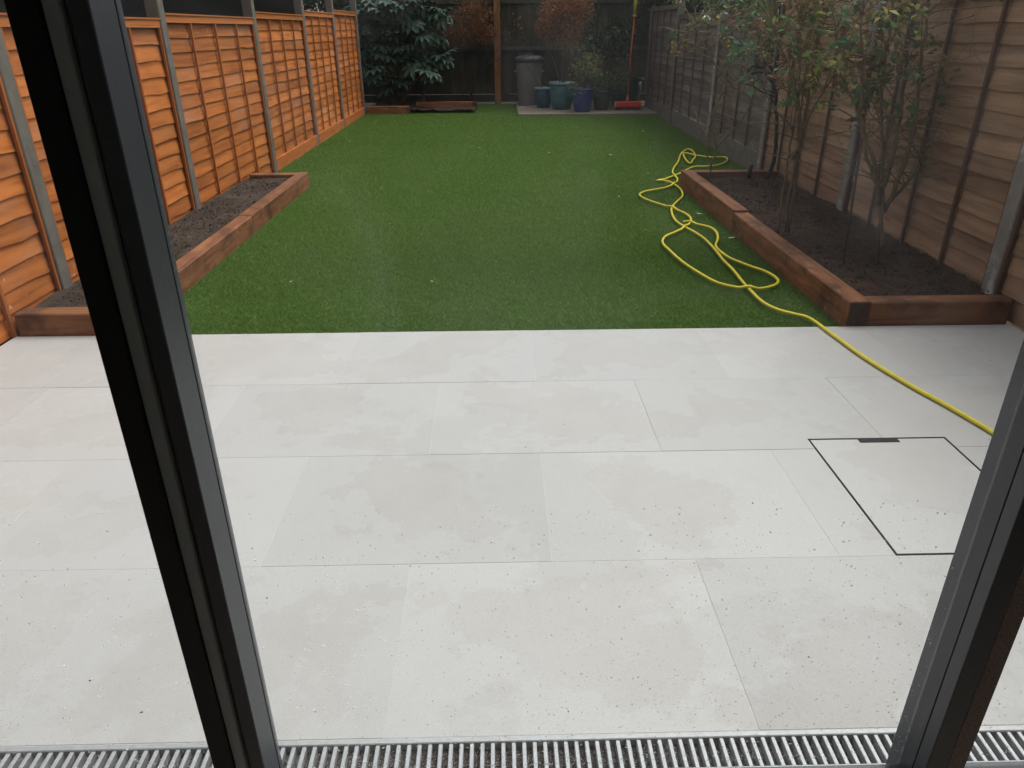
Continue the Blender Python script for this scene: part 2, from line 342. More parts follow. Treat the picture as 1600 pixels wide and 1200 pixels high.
pb(pl,'stile',-.531,-.4945,.90,.939,0,DT,M['blackmet']); pb(pl,'lit_reveal_strip',-.494,-.4735,.905,.925,0,DT,M['lit_reveal']); pb(pl,'gasket',-.531,-.4885,.9395,.975,0,DT,M['rubber'],.0005)  # pale strip added where the stile's reveal would catch daylight
pb(pl,'stile',-2.3,-2.25,.94,.996,0,DT,M['anthracite']); pb(pl,'bottom_rail',-2.25,-.532,.945,.975,.0,.055,M['anthracite']); pb(pl,'top_rail',-2.25,-.532,.94,.996,DT-.1,DT,M['anthracite'])
pr_=panel('sliding_glass_door','glass door pane with brown strip beside the planted bed side',.788,2.3)
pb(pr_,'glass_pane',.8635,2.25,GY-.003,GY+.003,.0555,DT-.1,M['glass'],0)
pb(pr_,'edge_strip',.8265,.863,.902,.93,0,DT,M['brown_edge'],.002); pb(pr_,'stile',.8265,.8632,.9305,.996,0,DT,M['anthracite'])  # mottled brown strip filling the band beside the stile
pb(pr_,'stile',2.25,2.3,.94,.996,0,DT,M['anthracite']); pb(pr_,'bottom_rail',.8635,2.25,.945,.975,.0,.055,M['anthracite']); pb(pr_,'top_rail',.8635,2.25,.94,.996,DT-.1,DT,M['anthracite'])
# droplets on the outer glass face
def droplets(root,x0,x1,n):
    m=MB(); c=root.location
    for _ in range(n):
        x=random.uniform(x0,x1); z=.08+random.random()**2.2*.62; r=random.choice((.0008,.0009,.0011,.0015))*random.uniform(.6,1.25)
        y=GY+.0031; k=6
        v=[(x-c.x,y-c.y+r*.75,z)]+[(x-c.x+r*.75*math.cos(a),y-c.y+r*.5,z+r*.75*math.sin(a)) for a in [i*2*math.pi/k for i in range(k)]]+[(x-c.x+r*math.cos(a),y-c.y,z+r*math.sin(a)*1.1) for a in [i*2*math.pi/k for i in range(k)]]
        f=[(0,1+(i+1)%k,1+i) for i in range(k)]+[(1+i,1+(i+1)%k,7+(i+1)%k,7+i) for i in range(k)]+[tuple(range(7,13))]
        m.add(v,f)
    o=m.build('water_droplets',M['water'],root,True); o['kind']='stuff'
droplets(pc,-.43,.78,2600); droplets(pl,-1.2,-.535,1200); droplets(pr_,.868,1.3,600)
M['plaster']=plain('pale_wall_paint',(.45,.44,.43),.9,0,.03)
M['oakfloor']=wood('oak_floor',(.26,.22,.18),(.34,.29,.24),(.40,.35,.30),'x',(1,1))
M['brick_far']=plain('yellow_house_brick',(.30,.24,.17),.9,0,.25,18,.4)
def struct(name,m,mat): return tag(m.build(name,mat),kind='structure')
struct('interior_floor',MB().box(-2.3,2.3,-4.5,1.001,-.12,-.002),M['oakfloor'])
struct('interior_ceiling',MB().box(-2.3,2.3,-4.5,.99,DT+.003,DT+.2),M['plaster'])
struct('interior_wall_back',MB().box(-2.3,2.3,-4.7,-4.502,-.12,DT),M['plaster'])
struct('interior_wall_left',MB().box(-2.38,-2.303,-4.5,.96,-.12,DT+.2),M['plaster'])
struct('interior_wall_right',MB().box(2.303,2.55,-4.5,.96,-.12,DT+.2),M['plaster'])
hw=MB().box(-2.9,2.9,-4.9,.995,DT+.21,5.2).build('house',M['brick_far']); tag(hw,'brick upper storey of the house above the glass doors','house')

# ------------------------------------------------------------------ fences
def slatmesh(seed,mat,h,N=11):
    r=random.Random(seed); v=[]; f=[]; ph=[r.uniform(0,6.28) for _ in range(3)]
    for i in range(N+1):
        x=i/N; wv=.0025*math.sin(5*x+ph[0])+.002*math.sin(21*x+ph[1])+r.uniform(-.0035,.0035)
        if r.random()<.12: wv-=.006
        yb=.0185+.002*math.sin(7*x+ph[2])
        v+=[(x,.004,h+.022),(x,yb,wv),(x,yb-.007,wv+.001),(x,-.002,h+.022)]
    for i in range(N):
        a=i*4; b=a+4; f+=[(a,a+1,b+1,b)[::-1],(a+1,a+2,b+2,b+1)[::-1],(a+2,a+3,b+3,b+2)[::-1]]
    me=bpy.data.meshes.new('slat'); me.from_pydata(v,[],f); me.materials.append(mat); me.update(); return me
PITCHS=.107
slats={k:[slatmesh(i+100*j,M[k],PITCHS) for i in range(7)] for j,k in enumerate(('orange','brown','greyt'))}
cube=MB().box(0,1,0,1,0,1).build('tmp',None); UNIT=cube.data; bpy.data.objects.remove(cube)
def unit(mat,cache={}):
    if mat not in cache:
        me=UNIT.copy(); me.materials.clear(); me.materials.append(M[mat]); cache[mat]=me
    return cache[mat]
def fence_panel(p0,p1,z0,z1,front,key,label,group,rail=True,nb=3):
    """p0,p1: ends at the slat plane; front: +1 when the garden lies to +y local."""
    p0,p1=Vector(p0),Vector(p1)
    if front<0: p0,p1=p1,p0
    d=p1-p0; L=d.length; a=math.atan2(d.y,d.x)
    e=empty('lap_fence',(p0.x,p0.y,z0),a); tag(e,label,'fence panel',group)
    H=z1-z0; n=int(H/PITCHS); ph=(H-.05)/n
    for i in range(n):
        inst('slat',random.choice(slats[key]),e,(.004,random.uniform(-.002,.002),i*ph),(0,random.uniform(-.0025,.0025),0),(L-.008,1,ph/PITCHS*(1 if i<n-1 else .8)))
    zb=key+'_z'
    bxs=[.0]+[L*(k+1)/(nb+1)+random.uniform(-.02,.02) for k in range(nb)]+[L-.034]
    for j,x in enumerate(bxs):
        w=.034 if j in (0,len(bxs)-1) else .022
        inst('batten',unit(zb),e,(x,.0255,0),(0,0,0),(w,.017,H-.052))
        inst('batten',unit(zb),e,(x,-.024,0),(0,0,0),(w,.016,H-.052))
    if rail:
        inst('top_rail',unit(key),e,(0,.0245,H-.05),(0,0,0),(L,.02,.05)); inst('top_rail',unit(key),e,(0,-.025,H-.05),(0,0,0),(L,.02,.05))
        inst('capping',unit(key),e,(-.002,-.034,H+.0015),(0,0,0),(L+.004,.088,.012))
    return e
def post(name,x,y,h,label,mat,lean=0,w=.1,z0=-.14):
    m=MB().box(-w/2,w/2,-w/2,w/2,0,h-.03-z0,.006)
    # weathered sloping top
    m.add([(-w/2+.004,-w/2+.004,h-.03-z0),(w/2-.004,-w/2+.004,h-.03-z0),(w/2-.004,w/2-.004,h-.03-z0),(-w/2+.004,w/2-.004,h-.03-z0),(0,0,h-z0)],[(0,1,4),(1,2,4),(2,3,4),(3,0,4)])
    o=m.build(name,M[mat],None,False,(x,y,z0)); o.rotation_euler=(0,lean,0); return tag(o,label,'post')
ordw=['first','second','third','fourth','fifth','sixth','seventh','eighth']
LP=[1.95,4.02,6.05,8.35,10.50,12.43,14.45]
ltop=[1.42,1.465,1.50,1.555,1.61,1.66]
for i,y in enumerate(LP[:-1]):
    post('fence_post',XL-.05,y,2.25,'grey concrete post, %s from the house along the orange fence'%ordw[i],'conc',random.uniform(-.006,.006))['group']='posts of the orange fence'
post('fence_post',XL-.05,LP[-1],1.9,'grey concrete corner post where the orange fence meets the old back fence','conc')
for i in range(6):
    y0,y1=LP[i]+.035,LP[i+1]-.035
    z0=.0 if i>2 else .0
    fence_panel((XL-.055,y0,0),(XL-.055,y1,0),.0,ltop[i],-1 if False else -1,'orange','orange lapped fence panel, %s from the house along its fence'%ordw[i],'orange fence panels')
for i in (3,4,5):
    o=MB().box(0,.022,LP[i]+.055,LP[i+1]-.055,-.1,.115,.003).build('gravel_board',M['sleeper_or'],None,False,(XL-.022,0,0))
    tag(o,'orange timber board along the foot of the %s orange fence panel from the house'%ordw[i],'gravel board','foot boards of the orange fence')
RP=[1.75,3.74,5.74,7.84,10.08,12.68,15.12]
rtop=[1.9,1.9,1.9,1.9,1.50,1.57,1.72]
rtopp=[2.2,2.2,2.2,1.62,1.58,1.78,1.76]
rlab=['brown lapped fence panel beside the patio on the planted bed side','brown lapped fence panel behind the front half of the planted bed','brown lapped fence panel behind the rear half of the planted bed',
 'aged grey lapped fence panel just past the planted bed','dark purplish grey fence panel with concrete gravel board, next to the tallest one','tall dark old fence panel nearest the red broom']
for i in range(7):
    post('fence_post',XR(RP[i])+.05,RP[i],rtopp[i],'concrete post, %s from the house along the weathered brown fence'%ordw[i],'conc_lichen' if i in (1,2,3,4) else 'conc')['group']='posts of the weathered fence'
for i in range(6):
    y0,y1=RP[i]+.035,RP[i+1]-.035; gb=i>=3
    zt={0:1.9,1:1.9,2:1.85,3:1.46,4:1.57,5:1.72}[i]
    fence_panel((XR(y0)+.055,y0,0),(XR(y1)+.055,y1,0),.205 if gb else 0.,zt,1,'brown' if i<3 else 'greyt',rlab[i],'weathered fence panels')
    if gb:
        d=Vector((XR(y1)-XR(y0),y1-y0,0)); o=MB().box(0,d.length,-.02,.022,-.12,.20,.004).build('gravel_board',M['conc'],None,False,(XR(y0)+.055,y0,0)); o.rotation_euler=(0,0,math.atan2(d.y,d.x))
        tag(o,['concrete gravel board under the aged grey panel past the planted bed','concrete gravel board under the purplish grey panel','concrete gravel board beside the potted plants'][i-3],'gravel board','gravel boards of the weathered fence')
# old close-board fence across the back
BY=16.45
bf=empty('back_fence',(0,BY,0)); tag(bf,'old dark close-board fence across the far end of the garden','fence')
x=-3.4; k=0; bmes=[]
for s in range(5):
    w=random.uniform(.12,.15); bmes.append((w,MB().box(0,w,-.012,.006,.17,2.05+random.uniform(-.02,.02),.002).build('tmpb',M['oldboard'])))
meshes=[(w,o.data) for w,o in bmes]
for w,o in bmes: bpy.data.objects.remove(o)
while x<3.6:
    w,me=random.choice(meshes); inst('board',me,bf,(x,random.uniform(-.004,.004)+(k%2)*.008,0)); x+=w-.006+random.uniform(0,.006); k+=1
M['railteal']=plain('weathered_teal_grey_rail',(.045,.062,.06),.8,0,.3,9)
MB().box(-3.4,3.6,-.075,-.018,1.0,1.07,.004).build('rail',M['railteal'],bf)
MB().box(-3.4,3.6,-.075,-.018,1.85,1.92,.004).build('rail',M['oldboard'],bf)
MB().box(-3.4,3.6,-.045,-.013,.02,.165,.004).build('gravel_board',M['oldboard'],bf)
for px in (-2.2,2.3): MB().box(px-.05,px+.05,.01,.11,-.1,2.1,.004).build('post',M['oldboard'],bf)
post('timber_post',.03,BY-.16,2.6,'tall orange timber post standing in front of the old back fence','postwood',0,.125)

# ------------------------------------------------------------------ raised beds
def sleeper(name_mat,x0,x1,y0,y1,z1,label,group,end=None,parent=None):
    e=empty('sleeper',((x0+x1)/2,(y0+y1)/2,-.05)); tag(e,label,'sleeper',group); c=e.location
    m=MB().box(x0-c.x,x1-c.x,y0-c.y,y1-c.y,0,z1+.05,.006); o=m.build('timber',M[name_mat],e)
    if end:
        for (a,b,c_,d) in end: MB().box(a-c.x,b-c.x,c_-c.y,d-c.y,.004,z1+.046,.004).build('cut_end',M['sleeper_end'],e)
    return e
SW=.105
sleeper('sleeper',BEDL-SW,BEDL,3.495,5.62,.121,'brown timber sleeper edging the small bed, the length nearer the patio','bed sleepers')
sleeper('sleeper',BEDL-SW-.003,BEDL-.002,5.624,7.50,.124,'brown timber sleeper edging the small bed, the length further from the patio','bed sleepers')
sleeper('sleeper_x',XL+.0,BEDL-SW-.002,3.497,3.497+SW,.118,'short dark brown sleeper closing the small bed along the patio edge','bed sleepers')
sleeper('sleeper_x',XL+.0,BEDL-SW-.004,7.395,7.498,.121,'short brown sleeper closing the small bed towards the lawn','bed sleepers')
sleeper('sleeper',BEDR,BEDR+SW+.01,3.497,5.52,.132,'reddish brown sleeper edging the planted bed, the length nearer the patio','bed sleepers',end=[(BEDR+.006,BEDR+SW+.004,3.4945,3.50)])
sleeper('sleeper',BEDR+.002,BEDR+SW+.008,5.524,7.28,.150,'reddish brown sleeper edging the planted bed, the length further from the patio','bed sleepers')
sleeper('sleeper_x',BEDR+SW+.012,XR(3.5)-.002,3.502,3.502+SW,.125,'dark reddish sleeper closing the planted bed along the patio edge','bed sleepers',end=None)
sleeper('sleeper_x',BEDR+SW+.012,XR(7.2)-.002,7.18,7.278,.146,'thin reddish sleeper closing the planted bed at its far end','bed sleepers')
sleeper('sleeper_x',-2.40,-1.62,14.42,14.53,.12,'dark timber sleeper in the corner under the large-leaved shrub','bed sleepers',end=[(-1.622,-1.61,14.422,14.528)])
sleeper('sleeper_or2',-1.55,-.47,15.02,15.13,.14,'reddish sleeper in front of the old back fence beside the lawn','bed sleepers',end=[(-.472,-.38,15.022,15.128)])
def soilbed(name,x0,x1,y0,y1,z,mat,cell=.022,amp=.022,base=-.1):
    nx,ny=int((x1-x0)/cell)+1,int((y1-y0)/cell)+1; v=[];f=[]
    for j in range(ny+1):
        for i in range(nx+1):
            x=x0+(x1-x0)*i/nx; y=y0+(y1-y0)*j/ny
            n=noise.noise(Vector((x*3,y*3,1)))*.7*amp+noise.noise(Vector((x*14,y*14,5)))*.45*amp+noise.noise(Vector((x*33,y*33,9)))*.35*amp+random.uniform(-.12,.12)*amp
            v.append((x,y,z+n))
    for j in range(ny):
        for i in range(nx): a=j*(nx+1)+i; f.append((a,a+1,a+nx+2,a+nx+1))
    return tag(meshobj(name,v,f,mat,None,True),kind='structure')
soilbed('soil_bed_left',XL-.03,BEDL-SW+.01,3.55,7.45,.085,M['soil_grey'])
soilbed('soil_bed_right',BEDR+SW,XR(5)+.06,3.56,7.22,.092,M['soil'])
soilbed('soil_bed_back',-2.42,-.4,14.5,16.4,.05,M['soil'],.06,.04)
# clods
def clods(name,label,x0,x1,y0,y1,z,n,mat):
    m=MB(); base=[(1,0,0),(-1,0,0),(0,1,0),(0,-1,0),(0,0,1),(0,0,-1)]; fc=[(0,2,4),(2,1,4),(1,3,4),(3,0,4),(2,0,5),(1,2,5),(3,1,5),(0,3,5)]
    for _ in range(n):
        s=random.uniform(.003,.008)*(1.8 if random.random()<.04 else 1); c=Vector((random.uniform(x0,x1),random.uniform(y0,y1),z+random.uniform(-.004,.012)))
        q=Matrix.Rotation(random.uniform(0,6),3,Vector((random.random(),random.random(),1)).normalized())
        m.add([c+q@Vector(b)*s*random.uniform(.6,1.2) for b in base],fc)
    tag(m.build(name,mat),label,'soil',kind='stuff')
clods('soil_clods','dark crumbly soil clods covering the planted bed',BEDR+SW+.02,XR(5)-.02,3.62,7.16,.092,2600,M['soil'])
clods('soil_clods','greyish crumbly soil clods covering the small bed',XL+.02,BEDL-SW-.02,3.62,7.38,.085,1500,M['soil_grey'])
# concrete slab under the pots
tag(MB().box(.39,XR(14.5)+.03,13.92,16.35,-.1,.018,.006).build('potting_slab',M['conc_slab']),kind='structure')

# ------------------------------------------------------------------ turf blades
def turf():
    Ps=[]
    y=PY4+.004
    while y<16.3:
        dy=.12; dens=38000*min(1,(5.2/y)**1.6)
        xa,xb=XL-.0,XR(y)+.02
        n=int(dens*dy*(xb-xa)); X=rng.uniform(xa,xb,n); Y=rng.uniform(y,y+dy,n)
        k=~((X<BEDL+.004)&(Y<7.5)) & ~((X>BEDR-.004)&(Y<7.282)) & ~((X>.385)&(Y>13.915)) & ~((X<-1.615)&(Y>14.41)) & ~((X<-.38)&(Y>15.01))
        Ps.append(np.stack([X[k],Y[k]],1)); y+=dy
    P=np.concatenate(Ps); n=len(P); a=rng.uniform(0,2*np.pi,n); wd=.0016*np.clip(P[:,1]/4.5,1,3.2); hh=rng.uniform(.011,.021,n); lean=rng.normal(0,.013,(n,2))+np.array([.0,-.004])
    bd=np.array([noise.noise(Vector((x*1.3,y*.22,13)))+.5*noise.noise(Vector((x*2.5,y*1.4,17))) for x,y in P[::6]]); bd=np.repeat(bd,6)[:n]; lean[:,1]+=.022*bd; lean[:,0]+=.008*bd
    V=np.zeros((n,3,3)); V[:,0,:2]=P+np.stack([np.cos(a)*wd,np.sin(a)*wd],1); V[:,1,:2]=P-np.stack([np.cos(a)*wd,np.sin(a)*wd],1); V[:,2,:2]=P+lean
    V[:,:2,2]=-.022; V[:,2,2]=-.022+hh
    # keep the blades inside the lawn's own edge along the patio
    V[:,2,1]=np.maximum(V[:,2,1],PY4-.002)
    r=np.clip(rng.beta(2,2.6,n),0,1)
    big=np.array([noise.noise(Vector((x*1.6,y*.28,3)))+.7*noise.noise(Vector((x*1.2,y*1.1,7)))+.4*noise.noise(Vector((x*5,y*3.,2))) for x,y in P[::8]]); big=np.repeat(big,8)[:n]  # lengthwise streaks: sheen of leaning pile put into blade colour, over tone variation
    r=np.clip(r+.3*big,0,1)
    me=bpy.data.meshes.new('artificial_grass'); me.vertices.add(n*3); me.vertices.foreach_set('co',V.reshape(-1)); me.loops.add(n*3); me.loops.foreach_set('vertex_index',np.arange(n*3,dtype=np.int32))
    me.polygons.add(n); me.polygons.foreach_set('loop_start',np.arange(0,n*3,3,dtype=np.int32)); me.update(); me.validate()
    at=me.attributes.new('rnd','FLOAT','POINT'); at.data.foreach_set('value',np.repeat(r,3).astype(np.float32))
    me.materials.append(M['leaf_turf']); o=bpy.data.objects.new('artificial_grass',me); link(o); tag(o,'short green artificial grass covering the lawn','grass',kind='stuff')
turf()

# ------------------------------------------------------------------ yellow hose
z=lambda p:(1000+p[0]/4,220+p[1]/4)
A=[(1560,681),(1537,667),(1480,634),(1420,601),(1350,558),(1300,522)]+[z(p) for p in [(1060,1110),(960,1082),(860,1055),(770,1010),(700,945),(640,880),(580,805),(520,745),(460,670),(400,610),(340,570),(280,538),(225,500),(200,455),(200,415),(235,375),(265,345),(255,305),(210,268),(160,250),(108,247),(150,240),(200,222),(245,205)]]
B=[z(p) for p in [(300,176),(345,161),(420,160),(500,148),(545,122),(528,102),(440,102),(350,90),(275,76),(282,112),(312,140),(330,120),(345,95),(325,60),(292,53),(255,85),(238,130),(207,178),(208,212),(234,236),(218,266),(150,294),(25,318),(0,342),(60,374),(180,413),(260,443),(308,472),(318,500),(290,535),(220,570),(158,598),(142,638),(185,685),(270,760),(380,832),(480,885),(600,915),(740,924),(825,908),(863,884),(845,852),(780,815),(680,780),(560,732),(490,692),(472,658),(486,610),(476,570),(440,542),(380,526),(320,514),(270,506)]]
px=A+B; pts=[]
for i,(x,y) in enumerate(px):
    zz=.0105 if i<6 else .009
    if i>=len(A): zz=.010
    p=G(x,y,zz); pts.append(p)
_d=(pts[0]-pts[2]).normalized(); pts=[pts[0]+_d*.7+Vector((.1,0,0)),pts[0]+_d*.3]+pts
cur=catmull(pts,7)
# lift the later strand where it crosses an earlier one
for i,p in enumerate(cur):
    if i>len(A)*7+14:
        d=min(((p.x-q.x)**2+(p.y-q.y)**2 for q in cur[:i-14]),default=1)
        if d<.05**2: p.z+=.017*(1-math.sqrt(d)/.05)
hose=MB().tube(cur,.0092,8).build('garden_hose',M['yellow'],None,True); tag(hose,'yellow garden hose tangled on the lawn and trailing over the patio','hose')

# ------------------------------------------------------------------ foliage tools
def leaves(name,P,D,size,mat,parent,shape=.45,jit=.35,r=None,fold=.25):
    """P positions, D out-directions, one folded diamond (4 triangles) per leaf"""
    P=np.asarray(P,float); D=np.asarray(D,float); n=len(P)
    D=D+rng.normal(0,jit,(n,3)); D/=np.linalg.norm(D,axis=1,keepdims=True)
    N=rng.normal(0,.6,(n,3))+np.array([0,0,1.]); Sd=np.cross(D,N); Sd/=np.linalg.norm(Sd,axis=1,keepdims=True)+1e-9; N=np.cross(Sd,D)
    L=(size*rng.uniform(.65,1.25,n))[:,None]; w=L*shape*.5
    a=P; b=P+D*L*.45+Sd*w+N*w*fold; c=P+D*L-N*L*.12; d=P+D*L*.45-Sd*w+N*w*fold; m=P+D*L*.5
    V=np.stack([a,b,c,d,m],1).reshape(-1,3); F=(np.array([[0,1,4],[1,2,4],[2,3,4],[3,0,4]])[None]+(np.arange(n)*5)[:,None,None]).reshape(-1,3)
    me=bpy.data.meshes.new(name); me.vertices.add(len(V)); me.vertices.foreach_set('co',V.reshape(-1)); me.loops.add(F.size); me.loops.foreach_set('vertex_index',F.reshape(-1).astype(np.int32)); me.polygons.add(len(F)); me.polygons.foreach_set('loop_start',np.arange(0,F.size,3,dtype=np.int32)); me.update()
    rr=rng.uniform(0,1,n) if r is None else r; at=me.attributes.new('rnd','FLOAT','POINT'); at.data.foreach_set('value',np.repeat(rr,5).astype(np.float32)); me.materials.append(mat)
    o=bpy.data.objects.new(name,me); return link(o,parent)
def grow(m,p,d,L,r,depth,tips,rs,spread=.6,gravity=-.05,segs=5,kids=3,minr=.0012,allpts=None):
    pts=[Vector(p)]; d=Vector(d).normalized(); rad=[r]
    for i in range(segs):
        d=(d+Vector((rs.gauss(0,.13),rs.gauss(0,.13),rs.gauss(0,.1)+gravity))).normalized(); pts.append(pts[-1]+d*L/segs); rad.append(max(minr,r*(1-.6*(i+1)/segs)))
        if depth==0 or i>=segs-1: tips.append((pts[-1],d.copy()))
    m.tube(pts,rad,4 if r<.006 else 6)
    if depth>0:
        for k in range(kids):
            i=rs.randint(max(1,segs//3),segs); q=Vector((rs.gauss(0,1),rs.gauss(0,1),rs.gauss(0,.6)))
            grow(m,pts[i],d+q*spread,L*rs.uniform(.45,.75),max(minr,rad[i]*.62),depth-1,tips,rs,spread,gravity,max(3,segs-1),kids,minr)
def tree(name,label,base,h,crown_c,crown_r,nleaf,leafsize,leafmat,bark='bark',group=None,trunk_r=.12,clumps=40,seed=1):
    rs=random.Random(seed); e=empty(name,base); tag(e,label,'tree',group); m=MB(); c0=Vector(crown_c)-Vector(base); tips=[]
    pts=[Vector((0,0,-.1)),Vector((rs.uniform(-.1,.1),rs.uniform(-.1,.1),h*.3)),c0*.7+Vector((0,0,0)),c0+Vector((0,0,crown_r[2]*.5))]; cc=catmull(pts,5); m.tube(cc,[trunk_r*(1-.8*i/(len(cc)-1)) for i in range(len(cc))],8)
    P=[];D=[];Rn=[]
    for k in range(clumps):
        while True:
            q=Vector((rs.uniform(-1,1),rs.uniform(-1,1),rs.uniform(-1,1)))
            if .25<q.length<1: break
        c=c0+Vector((q.x*crown_r[0],q.y*crown_r[1],q.z*crown_r[2])); st=cc[min(len(cc)-1,int(len(cc)*rs.uniform(.35,.9)))]
        mid=(st+c)/2+Vector((0,0,rs.uniform(0,.2))); m.tube(catmull([st,mid,c],4),[trunk_r*.3*(1-.085*i) for i in range(9)],4)
        n=nleaf//clumps; rad=rs.uniform(.28,.5)*min(crown_r)*.8; u=rng.normal(0,1,(n,3)); u/=np.linalg.norm(u,axis=1,keepdims=True); rr=rng.uniform(.2,1,n)**.5
        P.append(np.array(c)+u*rr[:,None]*rad*np.array([1.25,1.25,.8])); D.append(u+np.array([0,0,-.3])); Rn.append(np.clip(rng.normal(rs.uniform(.3,.7),.2,n),0,1))
    m.build('trunk',M[bark],e,True); leaves('crown',np.concatenate(P),np.concatenate(D),leafsize,M[leafmat],e,r=np.concatenate(Rn)); return e
# trees and hedges beyond the fences
tree('evergreen_tree','dense dark evergreen tree behind the corner with the large-leaved shrub',(-2.6,17.6,0),5,(-2.4,17.9,4.0),(2.2,2.0,2.0),16000,.13,'leaf_dark',seed=1,group='trees behind the back fence')
tree('evergreen_tree','dense dark evergreen tree behind the orange timber post',(.2,18.0,0),5.5,(.2,18.0,4.3),(2.1,2.2,2.1),16000,.13,'leaf_dark',seed=2,group='trees behind the back fence')
tree('evergreen_tree','dark green tree behind the potted plants and red broom',(2.9,17.7,0),5,(2.8,17.8,3.9),(2.0,2.1,1.9),16000,.12,'leaf_dark',seed=3,group='trees behind the back fence')
tree('leafy_tree','green leafy tree rising behind the tall dark fence panel',(4.3,14.2,0),4,(4.1,14.0,2.7),(1.2,1.7,1.2),9000,.10,'leaf_mid',seed=4)
tree('leafy_shrub','fresh bright green shrub spilling over the grey fence panel past the bed',(3.6,9.4,0),2.4,(3.45,9.5,1.95),(.65,1.1,.55),5000,.06,'leaf_bright',seed=5,trunk_r=.05)
tree('leafy_shrub','mid green shrub behind the purplish grey fence panel',(3.9,11.7,0),2.4,(3.7,11.6,1.8),(.7,1.1,.6),5000,.07,'leaf_mid',seed=6,trunk_r=.05)
tree('evergreen_tree','dark evergreen tree filling the gap behind the tall dark fence panel',(3.9,16.6,0),4.5,(3.9,16.3,2.9),(1.2,1.3,1.7),9000,.12,'leaf_dark',seed=7,group='trees behind the back fence')
tree('evergreen_tree','dark evergreen tree behind the end of the black outbuilding',(-4.2,15.4,0),4.5,(-3.9,15.3,2.9),(1.2,1.9,1.7),9000,.12,'leaf_dark',seed=8,group='trees behind the back fence')
tree('leafy_shrub','dark green hedge shrub behind the brown fence at the far end of the bed',(3.9,7.6,0),2.6,(3.75,7.6,1.9),(.6,1.2,.6),5000,.07,'leaf_mid',seed=9,trunk_r=.05)
# dark evergreen undergrowth against the back fence behind the large-leaved shrub
tree('evergreen_shrub','very dark evergreen shrub crowding the back fence behind the large-leaved shrub',(-1.5,16.0,.03),2.2,(-1.65,15.98,1.15),(.75,.35,1.0),8000,.09,'leaf_dark',seed=10,trunk_r=.04)
# neighbour's shed behind the orange fence
sh=empty('neighbour_shed',(-4.1,8.6,0)); tag(sh,'black boarded outbuilding seen over the top of the orange fence','shed')
M['blackboard']=wood('black_board',(.004,.004,.004),(.008,.0075,.007),(.013,.012,.011),'y',(.7,1.3),rough=.9,spec=.05)
for k in range(17): MB().box(1.0,1.02+.004*(k%2),-4.6,4.6,.0+k*.14,.15+k*.14).build('board',M['blackboard'],sh)
MB().box(-1.2,1.0,-4.59,4.59,0,2.37).build('wall',M['blackboard'],sh); MB().box(-1.3,1.12,-4.7,4.7,2.39,2.47,.01).build('roof',M['blackboard'],sh)

# ------------------------------------------------------------------ large-leaved shrub in the far corner
def palmate(lobes=8):
    v=[(0,0,0)]; f=[]; n=lobes
    for i in range(n):
        a=math.pi*.5+(i-(n-1)/2)*(math.pi*1.45/(n-1)); L=.5*(1-.32*abs(i-(n-1)/2)/((n-1)/2)); w=.085
        d=Vector((math.cos(a),math.sin(a),0)); s=Vector((-d.y,d.x,0)); b=len(v)
        v+=[tuple(d*L*.28+s*w*.55),tuple(d*L*.65+s*w+Vector((0,0,-.03))),tuple(d*L+Vector((0,0,-.13))),tuple(d*L*.65-s*w+Vector((0,0,-.03))),tuple(d*L*.28-s*w*.55)]
        f+=[(0,b+4,b+3,b+2,b+1,b)]
    me=bpy.data.meshes.new('leaf'); me.from_pydata(v,[],f); me.materials.append(M['fatsia']); me.update(); return me
pal=[palmate(8),palmate(7),palmate(9)]
fb=Vector((-1.95,15.45,.05)); fs=empty('large_leaved_shrub',fb); tag(fs,'large shrub with grey-green hand-shaped leaves in the corner beyond the orange fence','shrub')
rs=random.Random(11); m=MB(); k=0
clus=[VY(*p,15.1)-fb for p in [(585,10),(570,45),(600,40),(625,15),(645,35),(665,10),(690,20),(590,70),(620,60),(640,75),(600,90),(655,55),(668,95),(645,100),(690,90),(625,125),(612,140),(590,110),(680,60),(660,30),(640,10),(675,115),(560,15),(610,25),(575,80),(655,80),(630,45),(600,5)]]
for c in clus:
    c=c+Vector((0,rs.uniform(-.25,.3),0)); mid=c*.5+Vector((rs.uniform(-.15,.15),rs.uniform(0,.2),.15)); m.tube(catmull([Vector((rs.uniform(-.1,.1),.1,-.08)),mid,c],4),[.018-.0014*i for i in range(9)],5)
    for j in range(7):
        d=Vector((rs.uniform(-1,1),rs.uniform(-1.1,.35),rs.uniform(-.15,.7))).normalized(); p=c+d*rs.uniform(.06,.17); s=rs.uniform(.38,.62)
        q=d.to_track_quat('Y','Z').to_euler(); o=inst('leaf',rs.choice(pal),fs,p,(q.x-rs.uniform(.2,.8),q.y+rs.uniform(-.35,.35),q.z),(s,s,s)); m.tube([c,p],.004,3)
m.build('stem',M['bark_green'],fs,True)

